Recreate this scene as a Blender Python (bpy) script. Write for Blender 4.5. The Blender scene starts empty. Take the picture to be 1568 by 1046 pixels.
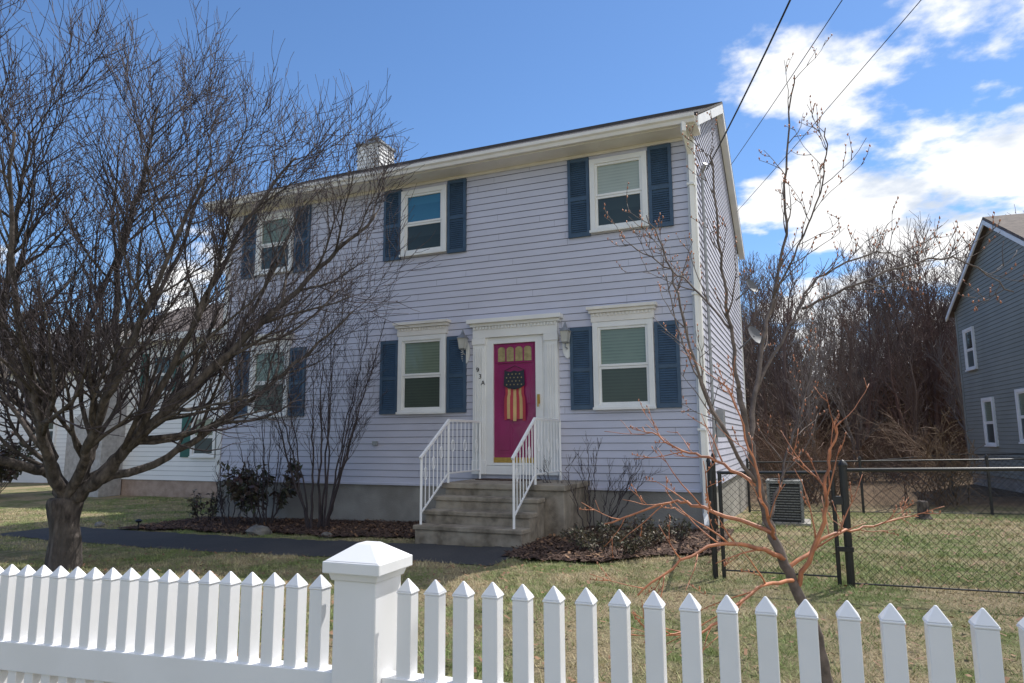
import bpy, math, random
import numpy as np
from mathutils import Vector, Matrix
rnd = random.Random(7)
scene = bpy.context.scene
scene.view_settings.view_transform = 'Standard'
scene.view_settings.look = 'None'
scene.view_settings.exposure = 0

# ------------------------------------------------------------------ materials
def mat_new(name):
    m = bpy.data.materials.new(name); m.use_nodes = True
    nt = m.node_tree; b = nt.nodes['Principled BSDF']
    return m, nt, b

def mat(name, c1, c2=None, scale=5.0, rough=0.6, bump=0.0, bscale=None, detail=6, metal=0.0, spec=0.5,
        lo=0.35, hi=0.65, stretch=(1, 1, 1), c3=None, scale3=0.7, f3=0.6, coat=0.0):
    m, nt, b = mat_new(name)
    N = nt.nodes; L = nt.links
    b.inputs['Roughness'].default_value = rough
    b.inputs['Metallic'].default_value = metal
    b.inputs['Specular IOR Level'].default_value = spec
    b.inputs['Coat Weight'].default_value = coat
    if c2 is None: c2 = tuple(x * 0.88 for x in c1)
    geo = N.new('ShaderNodeNewGeometry')
    mp = N.new('ShaderNodeMapping'); mp.inputs['Scale'].default_value = stretch
    L.new(geo.outputs['Position'], mp.inputs['Vector'])
    no = N.new('ShaderNodeTexNoise'); no.inputs['Scale'].default_value = scale; no.inputs['Detail'].default_value = detail
    L.new(mp.outputs[0], no.inputs['Vector'])
    mr = N.new('ShaderNodeMapRange'); mr.inputs[1].default_value = lo; mr.inputs[2].default_value = hi
    L.new(no.outputs['Fac'], mr.inputs[0])
    mx = N.new('ShaderNodeMix'); mx.data_type = 'RGBA'
    mx.inputs[6].default_value = (*c1, 1); mx.inputs[7].default_value = (*c2, 1)
    L.new(mr.outputs[0], mx.inputs[0])
    out = mx.outputs[2]
    if c3 is not None:
        n3 = N.new('ShaderNodeTexNoise'); n3.inputs['Scale'].default_value = scale3; n3.inputs['Detail'].default_value = 4
        L.new(geo.outputs['Position'], n3.inputs['Vector'])
        m3 = N.new('ShaderNodeMapRange'); m3.inputs[1].default_value = 0.45; m3.inputs[2].default_value = 0.62; m3.inputs[4].default_value = f3
        L.new(n3.outputs['Fac'], m3.inputs[0])
        x3 = N.new('ShaderNodeMix'); x3.data_type = 'RGBA'; x3.inputs[7].default_value = (*c3, 1)
        L.new(m3.outputs[0], x3.inputs[0]); L.new(out, x3.inputs[6]); out = x3.outputs[2]
    L.new(out, b.inputs['Base Color'])
    if bump > 0:
        nb = N.new('ShaderNodeTexNoise'); nb.inputs['Scale'].default_value = bscale or scale * 4; nb.inputs['Detail'].default_value = 6
        L.new(mp.outputs[0], nb.inputs['Vector'])
        bp = N.new('ShaderNodeBump'); bp.inputs['Strength'].default_value = 1.0; bp.inputs['Distance'].default_value = bump
        L.new(nb.outputs['Fac'], bp.inputs['Height']); L.new(bp.outputs[0], b.inputs['Normal'])
    return m

M = {}
M['siding'] = mat('lavender_gray_vinyl', (.60, .605, .715), (.555, .56, .66), 1.5, .5, .002, 3, stretch=(1, 1, 3), c3=(.52, .525, .61), scale3=.5, f3=.55)
M['lap_shade_seam'] = mat('siding_shadow_lip', (.20, .205, .26), None, 2, .6)  # darkened siding colour: painted shade under each lap, also the panel seams
M['trim'] = mat('white_trim_paint', (.84, .84, .83), (.78, .78, .77), 3, .45, .0006, 30)
M['cream'] = mat('cream_trim_paint', (.80, .77, .73), (.73, .70, .66), 4, .5, .001, 20)
M['shutter'] = mat('slate_blue_shutter', (.052, .098, .165), (.042, .078, .13), 6, .45)
M['roof'] = mat('dark_shingles', (.045, .042, .045), (.09, .08, .08), 14, .9, .01, 30)
M['concrete'] = mat('foundation_concrete', (.38, .36, .33), (.29, .275, .25), 2.5, .9, .006, 40, c3=(.2, .19, .17), scale3=1.1, f3=.6)
M['step'] = mat('worn_step_concrete', (.34, .29, .23), (.16, .135, .105), 7, .9, .006, 60, c3=(.40, .355, .29), scale3=3)
M['vinyl'] = mat('fence_white_vinyl', (.88, .88, .89), (.84, .84, .85), 2, .35, .0003, 25, c3=(.80, .80, .80), scale3=5, f3=.5)
M['black'] = mat('black_vinyl_coating', (.012, .012, .014), (.02, .02, .02), 9, .4)
M['wire'] = mat('black_cable', (.02, .02, .022), None, 9, .6)
M['bark'] = mat('gray_bark', (.15, .125, .11), (.035, .028, .026), 16, .95, .035, 30, stretch=(1, 1, .35), c3=(.07, .062, .055), scale3=3)
M['twig'] = mat('twig_bark', (.075, .058, .062), (.04, .032, .036), 5, .8)
M['twig_red'] = mat('sunlit_orange_young_bark', (.58, .23, .11), (.32, .13, .07), 14, .55)  # orange of young shoots, with sunlit warmth put into the colour
M['twig_brown'] = mat('sapling_bark', (.19, .15, .13), (.09, .07, .06), 18, .8, .004, 60)
M['woods'] = mat('woods_bark', (.17, .12, .10), (.085, .06, .052), .35, .9, c3=(.22, .11, .08), scale3=.12)
M['woods2'] = mat('woods_bark_gray', (.24, .205, .18), (.12, .10, .09), .35, .9)
M['brush'] = mat('dry_brush', (.15, .085, .058), (.08, .05, .038), 1.0, .9, c3=(.20, .145, .08), scale3=.4)
M['door'] = mat('magenta_door_paint', (.31, .017, .12), (.26, .014, .10), 3, .3, coat=.3)
M['brass'] = mat('brass', (.55, .36, .10), (.45, .28, .08), 20, .35, metal=.8)
M['amber'] = mat('amber_lite', (.46, .38, .18), (.30, .24, .12), 12, .2)
M['navy'] = mat('flag_navy', (.02, .025, .04), None, 9, .6)
M['flagred'] = mat('flag_red', (.50, .05, .07), None, 9, .6)
M['flagcream'] = mat('flag_cream', (.68, .46, .20), None, 9, .6)
M['glassdark'] = mat('dark_window_glass', (.012, .018, .016), (.02, .028, .024), 1.5, .04, spec=.6)
M['lamp_glass'] = mat('lantern_glass', (.55, .55, .52), None, 9, .15)
M['metal'] = mat('galvanized', (.38, .39, .40), (.28, .29, .30), 12, .45, metal=.5)
M['dish'] = mat('dark_gray_dish', (.13, .135, .15), None, 12, .6)
M['acgray'] = mat('ac_gray_paint', (.22, .225, .22), None, 12, .6)
M['asphalt'] = mat('asphalt_walk', (.035, .036, .042), (.055, .055, .06), 40, .9, .004, 120, c3=(.065, .063, .065), scale3=1.2)
M['mulch'] = mat('bark_mulch', (.10, .058, .045), (.05, .03, .024), 22, .95, .03, 45, c3=(.15, .10, .07), scale3=2)
M['chip'] = mat('mulch_chips', (.17, .10, .07), (.06, .037, .03), 30, .9)
M['leafdead'] = mat('dead_leaves', (.30, .17, .09), (.15, .08, .045), 20, .8)
M['leaf'] = mat('rhododendron_leaf', (.045, .06, .028), (.075, .04, .04), 5, .4)
M['shrubleaf'] = mat('low_shrub_leaf', (.075, .085, .045), (.12, .08, .05), 8, .6)
M['nsiding'] = mat('sage_gray_siding', (.27, .285, .26), (.235, .25, .225), 1, .6)
M['nlip'] = mat('sage_siding_lip', (.09, .095, .085), None, 1, .6)
M['wsiding'] = mat('white_siding', (.86, .865, .87), (.80, .805, .81), 1, .6)
M['wlip'] = mat('white_siding_lip', (.30, .31, .33), None, 1, .6)
M['brownroof'] = mat('brown_shingles', (.17, .135, .115), (.10, .08, .07), 6, .9, .01, 25)
M['brick'] = mat('painted_masonry', (.55, .53, .52), (.40, .38, .37), 8, .9, .03, 20)
M['nbrick'] = mat('brick_base', (.45, .34, .28), (.34, .25, .20), 5, .9, .01, 30)
M['greenshut'] = mat('green_shutter', (.02, .12, .10), None, 5, .5)
M['rock'] = mat('field_stone', (.26, .245, .22), (.15, .14, .13), 9, .9, .02, 30)
M['grass'] = mat('grass_blades', (.56, .47, .28), (.24, .29, .11), 3.0, .8, c3=(.24, .33, .10), scale3=1.0, f3=.8, lo=.42, hi=.58)
M['pine'] = mat('pine_needles', (.045, .07, .035), (.07, .09, .045), 2, .8)

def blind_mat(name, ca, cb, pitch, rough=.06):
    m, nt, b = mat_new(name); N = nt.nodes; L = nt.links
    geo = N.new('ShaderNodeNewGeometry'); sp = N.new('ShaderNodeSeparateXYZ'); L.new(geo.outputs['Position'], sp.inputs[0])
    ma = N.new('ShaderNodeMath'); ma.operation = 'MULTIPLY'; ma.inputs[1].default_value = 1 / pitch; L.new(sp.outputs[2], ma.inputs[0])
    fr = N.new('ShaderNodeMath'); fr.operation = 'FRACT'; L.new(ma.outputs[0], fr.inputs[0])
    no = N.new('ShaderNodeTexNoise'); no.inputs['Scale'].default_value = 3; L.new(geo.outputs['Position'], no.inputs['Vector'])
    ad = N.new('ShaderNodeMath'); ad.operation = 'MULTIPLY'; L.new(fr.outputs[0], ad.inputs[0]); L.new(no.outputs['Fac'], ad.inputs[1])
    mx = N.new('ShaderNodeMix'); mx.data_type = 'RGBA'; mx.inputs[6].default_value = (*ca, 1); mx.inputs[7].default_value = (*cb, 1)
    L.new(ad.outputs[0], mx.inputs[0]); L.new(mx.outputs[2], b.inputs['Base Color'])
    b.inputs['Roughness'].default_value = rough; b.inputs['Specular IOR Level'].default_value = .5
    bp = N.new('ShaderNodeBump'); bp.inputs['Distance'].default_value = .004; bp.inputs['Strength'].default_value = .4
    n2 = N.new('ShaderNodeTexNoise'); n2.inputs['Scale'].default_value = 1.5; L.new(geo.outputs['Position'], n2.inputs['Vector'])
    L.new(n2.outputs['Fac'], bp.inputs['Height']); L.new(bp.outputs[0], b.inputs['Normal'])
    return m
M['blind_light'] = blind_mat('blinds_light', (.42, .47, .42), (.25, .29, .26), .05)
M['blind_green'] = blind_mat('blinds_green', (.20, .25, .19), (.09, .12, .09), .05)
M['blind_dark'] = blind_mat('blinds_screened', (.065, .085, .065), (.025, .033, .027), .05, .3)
M['sky_reflection_pane'] = blind_mat('glass_painted_sky_reflection', (.05, .18, .30), (.03, .12, .22), .3)  # blue base colour paints a sky reflection onto the pane
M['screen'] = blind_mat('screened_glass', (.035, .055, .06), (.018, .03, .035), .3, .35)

# ------------------------------------------------------------------ mesh builder
class MB:
    def __init__(s): s.v = []; s.f = []; s.m = []; s.mats = []; s.M = Matrix.Identity(4)
    def mi(s, k):
        if k not in s.mats: s.mats.append(k)
        return s.mats.index(k)
    def add(s, vs, fs, k):
        b = len(s.v); mi = s.mi(k)
        for p in vs:
            s.v.append(tuple(s.M @ Vector(p)))
        for f in fs: s.f.append(tuple(b + i for i in f)); s.m.append(mi)
    def box(s, x0, x1, y0, y1, z0, z1, k):
        vs = [(x0, y0, z0), (x1, y0, z0), (x1, y1, z0), (x0, y1, z0), (x0, y0, z1), (x1, y0, z1), (x1, y1, z1), (x0, y1, z1)]
        s.add(vs, [(0, 3, 2, 1), (4, 5, 6, 7), (0, 1, 5, 4), (1, 2, 6, 5), (2, 3, 7, 6), (3, 0, 4, 7)], k)
    def quad(s, a, b, c, d, k): s.add([a, b, c, d], [(0, 1, 2, 3)], k)
    def prism(s, poly, ax, t0, t1, k):
        def mk(a, b, t):
            return (t, a, b) if ax == 'x' else ((a, t, b) if ax == 'y' else (a, b, t))
        n = len(poly)
        vs = [mk(a, b, t0) for a, b in poly] + [mk(a, b, t1) for a, b in poly]
        fs = [tuple(range(n))[::-1], tuple(range(n, 2 * n))] + [(i, (i + 1) % n, n + (i + 1) % n, n + i) for i in range(n)]
        s.add(vs, fs, k)
    def beam(s, p0, p1, wy, wz, k):
        vs = []
        for p in (p0, p1):
            for dy, dz in ((-1, -1), (1, -1), (1, 1), (-1, 1)):
                vs.append((p[0], p[1] + dy * wy / 2, p[2] + dz * wz / 2))
        s.add(vs, [(0, 1, 2, 3), (7, 6, 5, 4), (0, 4, 5, 1), (1, 5, 6, 2), (2, 6, 7, 3), (3, 7, 4, 0)], k)
    def pyr(s, cx, cy, w, z0, z1, k, w2=0.0):
        h = w / 2; g = w2 / 2
        vs = [(cx - h, cy - h, z0), (cx + h, cy - h, z0), (cx + h, cy + h, z0), (cx - h, cy + h, z0),
              (cx - g, cy - g, z1), (cx + g, cy - g, z1), (cx + g, cy + g, z1), (cx - g, cy + g, z1)]
        s.add(vs, [(0, 3, 2, 1), (4, 5, 6, 7), (0, 1, 5, 4), (1, 2, 6, 5), (2, 3, 7, 6), (3, 0, 4, 7)], k)
    def tube(s, P, R, n, k, ident=True):
        b = len(s.v); mi = s.mi(k); ref = Vector((.31, .93, .19)); m = len(P)
        for i in range(m):
            t = P[min(i + 1, m - 1)] - P[max(i - 1, 0)]
            u = t.cross(ref)
            if u.length < 1e-6: u = Vector((1, 0, 0))
            u.normalize(); w = t.cross(u); w.normalize(); r = R[i]; p = P[i]
            for j in range(n):
                a = 2 * math.pi * j / n
                q = p + u * (math.cos(a) * r) + w * (math.sin(a) * r)
                s.v.append((q.x, q.y, q.z))
        for i in range(m - 1):
            for j in range(n):
                j2 = (j + 1) % n
                s.f.append((b + i * n + j, b + i * n + j2, b + (i + 1) * n + j2, b + (i + 1) * n + j)); s.m.append(mi)
        if n > 3:
            s.f.append(tuple(b + j for j in range(n))[::-1]); s.m.append(mi)
            s.f.append(tuple(b + (m - 1) * n + j for j in range(n))); s.m.append(mi)
    def rod(s, p0, p1, r, k, n=8):
        s.tube([s.M @ Vector(p0), s.M @ Vector(p1)], [r, r], n, k)
    def build(s, name, parent=None, bevel=0, smooth=False):
        me = bpy.data.meshes.new(name); me.from_pydata(s.v, [], s.f)
        for k in s.mats: me.materials.append(M[k])
        me.polygons.foreach_set('material_index', s.m)
        if smooth: me.polygons.foreach_set('use_smooth', [True] * len(me.polygons))
        me.update()
        ob = bpy.data.objects.new(name, me); scene.collection.objects.link(ob)
        if parent: ob.parent = parent
        if bevel:
            md = ob.modifiers.new('bevel', 'BEVEL'); md.width = bevel; md.segments = 2; md.limit_method = 'ANGLE'
        return ob
def empty(name):
    e = bpy.data.objects.new(name, None); scene.collection.objects.link(e); return e

def gz(x, y=-1): return .2 + .02 * max(-12, min(6, x)) - .05 * max(0, min(6, y)) * max(0, min(1, (x + 14) / 6))

# ------------------------------------------------------------------ camera
CAM = Vector((0, -10.3, 1.5)); PSI = math.radians(23)
RT = Vector((math.cos(PSI), math.sin(PSI), 0)); FW = Vector((-math.sin(PSI), math.cos(PSI), 0))
def site(r, f, z): 
    p = CAM + RT * r + FW * f; return Vector((p.x, p.y, z))
cd = bpy.data.cameras.new('camera'); cam = bpy.data.objects.new('camera', cd); scene.collection.objects.link(cam)
cd.lens = 24; cd.sensor_width = 36; cd.clip_end = 2000; cd.clip_start = .05
cam.matrix_world = Matrix.Translation(CAM) @ Matrix.Rotation(PSI, 4, 'Z') @ Matrix.Rotation(math.radians(98.1), 4, 'X') @ Matrix.Rotation(math.radians(-.35), 4, 'Z')
scene.camera = cam

# ------------------------------------------------------------------ ground
def axis(fine0, fine1, step, ext):
    a = list(np.arange(fine0, fine1 + .001, step)); d = step * 2
    x = fine1
    while x < ext: x += d; d *= 1.5; a.append(x)
    x = fine0; d = step * 2; lo = []
    while x > -ext: x -= d; d *= 1.5; lo.append(x)
    return lo[::-1] + a
xs = axis(-14, 6, 1, 420); ys = axis(-12, 26, 1, 420)
mb = MB(); vs = []
for y in ys:
    for x in xs:
        d = math.hypot(x, y); z = gz(x, y)
        if d > 75: z += min(9, (d - 75) * .09) * (1 if y > 0 else .3)
        vs.append((x, y, z))
nx = len(xs)
mb.add(vs, [(j * nx + i, j * nx + i + 1, (j + 1) * nx + i + 1, (j + 1) * nx + i) for j in range(len(ys) - 1) for i in range(nx - 1)], 'grass')
g = mb.build('ground')
m, nt, b = mat_new('lawn_and_woodland_floor'); N = nt.nodes; L = nt.links
geo = N.new('ShaderNodeNewGeometry')
def noise(scale, det=6, ro=.6):
    n = N.new('ShaderNodeTexNoise'); n.inputs['Scale'].default_value = scale; n.inputs['Detail'].default_value = det; n.inputs['Roughness'].default_value = ro
    L.new(geo.outputs['Position'], n.inputs['Vector']); return n.outputs['Fac']
def mrng(s, a, c, d=0., e=1.):
    n = N.new('ShaderNodeMapRange'); n.inputs[1].default_value = a; n.inputs[2].default_value = c; n.inputs[3].default_value = d; n.inputs[4].default_value = e
    L.new(s, n.inputs[0]); return n.outputs[0]
def mixc(f, a, c):
    n = N.new('ShaderNodeMix'); n.data_type = 'RGBA'; L.new(f, n.inputs[0])
    for i, q in ((6, a), (7, c)):
        if isinstance(q, tuple): n.inputs[i].default_value = (*q, 1)
        else: L.new(q, n.inputs[i])
    return n.outputs[2]
c = mixc(mrng(noise(1.0), .44, .56), (.40, .32, .20), (.14, .19, .06))
c = mixc(mrng(noise(5, 8, .7), .42, .68), c, (.44, .36, .24))
c = mixc(mrng(noise(2.2, 8, .8), .56, .66), c, (.23, .15, .10))
c = mixc(mrng(noise(60, 4, .7), .46, .66), c, (.10, .085, .048))
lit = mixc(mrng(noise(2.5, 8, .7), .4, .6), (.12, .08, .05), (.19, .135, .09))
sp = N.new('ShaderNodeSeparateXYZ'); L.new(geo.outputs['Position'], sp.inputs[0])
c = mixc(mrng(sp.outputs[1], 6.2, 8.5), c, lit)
L.new(c, b.inputs['Base Color']); b.inputs['Roughness'].default_value = .95; b.inputs['Specular IOR Level'].default_value = .1
bp = N.new('ShaderNodeBump'); bp.inputs['Distance'].default_value = .04; L.new(noise(28, 8, .75), bp.inputs['Height']); L.new(bp.outputs[0], b.inputs['Normal'])
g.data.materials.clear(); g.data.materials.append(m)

def sheet(name, poly_fn, x0, x1, y0, y1, off, k, step=.25, bumpy=0):
    mb = MB(); nxs = int((x1 - x0) / step) + 1; nys = int((y1 - y0) / step) + 1
    vs = []; 
    for j in range(nys):
        for i in range(nxs):
            x = x0 + i * step; y = y0 + j * step
            vs.append((x, y, gz(x) + off + (rnd.random() * bumpy)))
    fs = []
    for j in range(nys - 1):
        for i in range(nxs - 1):
            if poly_fn(x0 + (i + .5) * step, y0 + (j + .5) * step):
                fs.append((j * nxs + i, j * nxs + i + 1, (j + 1) * nxs + i + 1, (j + 1) * nxs + i))
    mb.add(vs, fs, k); return mb.build(name)
def pathc(x): return -2.72 if x > -8 else -2.72 + (x + 8) * -.10 
def in_path(x, y): return -12.6 < x < -3.2 and abs(y - pathc(x)) < .62 + .03 * math.sin(x * 5) + .02 * math.sin(x * 13)
def in_bed(x, y):
    w = .10 * math.sin(x * 3.1) + .06 * math.sin(x * 7)
    if -11.0 < x < -4.95 and -1.75 + w < y < .1: return True
    if -3.35 < x < -1.0 and -2.9 + w + max(0, x + 2.2) * .7 < y < .1: return True
    return False
sheet('asphalt_walkway', in_path, -13, -3, -4, -1.2, .008, 'asphalt', .05)
bed = sheet('mulch_bed', in_bed, -11.2, -.8, -3.4, .1, .012, 'mulch', .06, .035)

def scatter(name, n, region, k, kind, hmin, hmax, wmin, wmax, z=0.0):
    R = np.random.RandomState(len(name) * 7 + n % 97)
    P = []
    x0, x1, y0, y1, fn = region
    while len(P) < n:
        q = R.rand(n, 2); q[:, 0] = x0 + q[:, 0] * (x1 - x0); q[:, 1] = y0 + q[:, 1] * (y1 - y0)
        P += [p for p in q if fn(p[0], p[1])]
    P = np.array(P[:n]); x = P[:, 0]; y = P[:, 1]; z0 = .2 + .02 * np.clip(x, -12, 6) + z - .05 * np.clip(y, 0, 6) * np.clip((x + 14) / 6, 0, 1)
    a = R.rand(n) * 2 * math.pi; h = hmin + (hmax - hmin) * R.rand(n); w = wmin + (wmax - wmin) * R.rand(n)
    if kind == 'blade':
        h = h * (.6 + .9 * (.5 + .5 * np.sin(x * 3.1 + np.sin(y * 2.3) * 2) * np.cos(y * 2.7 + 1.3 * np.sin(x * 1.7))))
        lx = (R.rand(n) - .5) * h * 2.4; ly = (R.rand(n) - .5) * h * 2.4
        V = np.zeros((n, 3, 3))
        V[:, 0] = np.stack([x - np.cos(a) * w, y - np.sin(a) * w, z0], 1)
        V[:, 1] = np.stack([x + np.cos(a) * w, y + np.sin(a) * w, z0], 1)
        V[:, 2] = np.stack([x + lx, y + ly, z0 + h], 1); kk = 3
    else:
        V = np.zeros((n, 4, 3)); t = (R.rand(n) - .5) * 1.2; zz = z0 + .01 + R.rand(n) * .03
        ca, sa = np.cos(a), np.sin(a)
        for i, (p, q) in enumerate(((-1, -1), (1, -1), (1, 1), (-1, 1))):
            V[:, i] = np.stack([x + ca * p * h - sa * q * w, y + sa * p * h + ca * q * w, zz + p * h * t], 1)
        kk = 4
    me = bpy.data.meshes.new(name)
    me.vertices.add(n * kk); me.vertices.foreach_set('co', V.reshape(-1))
    me.loops.add(n * kk); me.loops.foreach_set('vertex_index', np.arange(n * kk))
    me.polygons.add(n); me.polygons.foreach_set('loop_start', np.arange(n) * kk); me.polygons.foreach_set('loop_total', np.full(n, kk))
    me.materials.append(M[k]); me.update(); me.validate()
    ob = bpy.data.objects.new(name, me); scene.collection.objects.link(ob); return ob
def lawn_ok(x, y):
    if in_path(x, y) or in_bed(x, y): return False
    if -10.8 < x < -1.2 and y > -.1: return False
    if -5.1 < x < -3 and y > -2.2: return False
    return True
def vis_near(x, y):
    return lawn_ok(x, y) and (x * RT.x + (y + 10.3) * RT.y) > -.85 * (-x * math.sin(PSI) + (y + 10.3) * math.cos(PSI)) 
lawn = empty('lawn_grass')
for o_ in (scatter('blades_front', 140000, (-9.5, 4.5, -8.6, -1.5, vis_near), 'grass', 'blade', .010, .040, .0015, .004),
    scatter('blades_side_yard', 60000, (-1.1, 8, -3.6, 6.0, lawn_ok), 'grass', 'blade', .012, .045, .003, .006),
    scatter('blades_far_side', 30000, (-17, -9, -4, 4.5, lawn_ok), 'grass', 'blade', .012, .045, .003, .007)): o_.parent = lawn
scatter('mulch_chips', 16000, (-11, -1, -3.4, 0, in_bed), 'chip', 'chip', .008, .03, .004, .010, .02)
scatter('fallen_leaves', 900, (-11, -.9, -3.2, 0, in_bed), 'leafdead', 'chip', .02, .035, .012, .02, .03)
scatter('fallen_leaves', 3200, (-9, 5, -8, 4, lawn_ok), 'leafdead', 'chip', .010, .026, .006, .014, .01)

# ------------------------------------------------------------------ siding / windows
def siding(mb, z0, z1, pitch, rng, k, lip='lap_shade_seam', proud=.014, seams=True, sk=None):
    z = z0
    while z < z1 - .01:
        zt = min(z + pitch, z1); a0, a1 = rng(z); b0, b1 = rng(zt)
        if a1 - a0 > .02:
            mb.quad((a0, -proud, z), (a1, -proud, z), (b1, -.002, zt), (b0, -.002, zt), k)
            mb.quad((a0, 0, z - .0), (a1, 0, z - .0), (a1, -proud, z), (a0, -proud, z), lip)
            mb.quad((a0, -.0032, z - .009), (a1, -.0032, z - .009), (a1, -.0034, z - .0005), (a0, -.0034, z - .0005), lip)  # dark strip below the lap, shade painted in as colour
            if seams and a1 - a0 > 3:
                x = a0 + rnd.uniform(.5, 3.6)
                while x < a1 - .3:
                    mb.quad((x, -proud - .0012, z + .004), (x + .004, -proud - .0012, z + .004), (x + .004, -.0032, zt), (x, -.0032, zt), lip)
                    x += rnd.uniform(3.0, 3.8)
        z = zt
def window(mb, xc, z0, z1, w, up, low, trim='trim', header=None, c=.085):
    x0 = xc - w / 2; x1 = xc + w / 2
    mb.box(x0, x0 + c, -.07, 0, z0, z1, trim); mb.box(x1 - c, x1, -.07, 0, z0, z1, trim)
    mb.box(x0 + c, x1 - c, -.068, 0, z1 - c, z1 - .001, trim); mb.box(x0 + c, x1 - c, -.068, 0, z0 + .001, z0 + c * .8, trim)
    mb.box(x0 - .012, x1 + .012, -.095, -.0705, z0 - .012, z0 + .03, trim)
    ix0 = x0 + c; ix1 = x1 - c; iz0 = z0 + c * .8; iz1 = z1 - c; zm = (iz0 + iz1) / 2; f = .038
    for (a, b2, y, pk) in ((zm - .015, iz1, -.05, up), (iz0, zm - .016, -.04, low)):
        mb.box(ix0, ix0 + f, y, -.015, a, b2, 'trim'); mb.box(ix1 - f, ix1, y, -.015, a, b2, 'trim')
        mb.box(ix0 + f, ix1 - f, y + .001, -.015, b2 - f, b2 - .0005, 'trim'); mb.box(ix0 + f, ix1 - f, y + .001, -.015, a + .0005, a + f, 'trim')
        mb.quad((ix0 + f, -.022, a + f), (ix1 - f, -.022, a + f), (ix1 - f, -.022, b2 - f), (ix0 + f, -.022, b2 - f), pk)
    if header:
        zt = header
        mb.box(x0 - .02, x1 + .02, -.078, 0, z1 + .001, zt - .10, 'cream')
        mb.box(x0 - .045, x1 + .045, -.115, 0, zt - .099, zt - .05, 'cream')
        mb.box(x0 - .075, x1 + .075, -.15, 0, zt - .049, zt, 'cream')
        n = 16
        for i in range(n):
            xx = x0 + (x1 - x0) * (i + .5) / n
            mb.box(xx - .014, xx + .014, -.095, -.079, zt - .15, zt - .102, 'cream')
def shutter(mb, x0, x1, z0, z1):
    f = .05
    mb.box(x0 + .002, x1 - .002, -.03, 0, z0 + .002, z1 - .002, 'shutter')
    mb.box(x0, x0 + f, -.05, -.0005, z0, z1, 'shutter'); mb.box(x1 - f, x1, -.05, -.0005, z0, z1, 'shutter')
    zm = z0 + (z1 - z0) * .48
    for a, b2 in ((z0, z0 + .07), (zm - .03, zm + .03), (z1 - .06, z1)):
        mb.box(x0 + f, x1 - f, -.049, -.001, a + .0005, b2 - .0005, 'shutter')
    z = z0 + .085
    while z < z1 - .075:
        if not (zm - .05 < z < zm + .03):
            mb.quad((x0 + f, -.046, z), (x1 - f, -.046, z), (x1 - f, -.031, z + .03), (x0 + f, -.031, z + .03), 'shutter')
            mb.quad((x0 + f, -.031, z), (x1 - f, -.031, z), (x1 - f, -.046, z), (x0 + f, -.046, z), 'shutter')
        z += .036

# ------------------------------------------------------------------ main house
XL, XR, DEP, FZ, EZ = -10.71, -1.33, 7.6, .745, 6.12
RIDGE_Y = DEP / 2; OV = .42; PIT = .515; RTOP = EZ + .16 + PIT * (RIDGE_Y + OV)
house = empty('colonial_house')
mb = MB(); siding(mb, FZ, EZ, .114, lambda z: (XL + .1, XR - .1), 'siding'); mb.build('front_siding', house)
mb = MB(); mb.M = Matrix.Translation((XR, 0, 0)) @ Matrix.Rotation(math.radians(90), 4, 'Z')
def gable(z):
    if z <= EZ: return (.1, DEP - .1)
    d = (z - EZ) / PIT; return (max(.1, d - .3), min(DEP - .1, DEP - d + .3))
siding(mb, FZ, RTOP - .15, .114, gable, 'siding'); mb.build('side_siding', house)
mb = MB(); mb.M = Matrix.Translation((XL, DEP, 0)) @ Matrix.Rotation(math.radians(-90), 4, 'Z')
siding(mb, FZ, RTOP - .15, .114, gable, 'siding'); mb.build('far_side_siding', house)
mb = MB()
prof = [(0.0, FZ), (DEP, FZ), (DEP, EZ), (RIDGE_Y, EZ + PIT * RIDGE_Y), (0.0, EZ)]
mb.prism(prof, 'x', XL + .004, XR - .004, 'siding')
mb.build('wall_core', house)
mb = MB(); mb.box(XL + .03, XR - .03, .02, DEP - .02, -.5, FZ - .005, 'concrete'); mb.build('foundation', house)
mb = MB()
mb.box(XL - .02, XL + .1, -.03, .0, FZ - .02, EZ, 'trim'); mb.box(XR - .1, XR + .025, -.03, -.001, FZ - .02, EZ, 'trim')
mb.box(XR, XR + .025, .0, .11, FZ - .02, EZ, 'trim'); mb.box(XR, XR + .025, DEP - .11, DEP, FZ - .02, EZ, 'trim')
mb.box(XL - .025, XL, .0, .11, FZ - .02, EZ, 'trim')
mb.box(XL + .1, XR - .1, -.028, -.0, FZ - .03, FZ + .012, 'siding')
mb.build('corner_boards', house, .003)
mb = MB(); RO = .16
yf = -OV; yb = DEP + OV; ze = EZ + .16; t = .05
for (a, b2, sgn) in ((yf, RIDGE_Y, 1), (yb, RIDGE_Y, -1)):
    lo = (a - .03 * sgn, ze); hi = (b2, RTOP)
    pl = [lo, hi, (hi[0], hi[1] - t), (lo[0], lo[1] - t + .01)]
    mb.prism(pl, 'x', XL - RO, XR + RO, 'roof')
n = 24
for i in range(n):
    f0 = i / n
    y = yf + (RIDGE_Y - yf) * f0; z = ze + (RTOP - ze) * f0
    dy = (RIDGE_Y - yf) / n; dz = (RTOP - ze) / n
    mb.quad((XL - RO, y, z + .014), (XR + RO, y, z + .014), (XR + RO, y + dy, z + dz + .004), (XL - RO, y + dy, z + dz + .004), 'roof')
    mb.quad((XL - RO, y, z), (XR + RO, y, z), (XR + RO, y, z + .014), (XL - RO, y, z + .014), 'roof')
mb.build('roof', house)
mb = MB()
mb.box(XL - RO + .03, XR + RO - .03, yf + .03, -.0, EZ - .01, EZ + .008, 'cream')
mb.box(XL - RO + .03, XR + RO - .031, yf, yf + .029, EZ - .015, EZ + .12, 'cream')
mb.box(XL + .1, XR - .1, -.035, -.016, EZ - .06, EZ - .011, 'cream')
mb.box(XL, XR, DEP, DEP + OV, EZ - .01, EZ + .01, 'trim')
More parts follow.
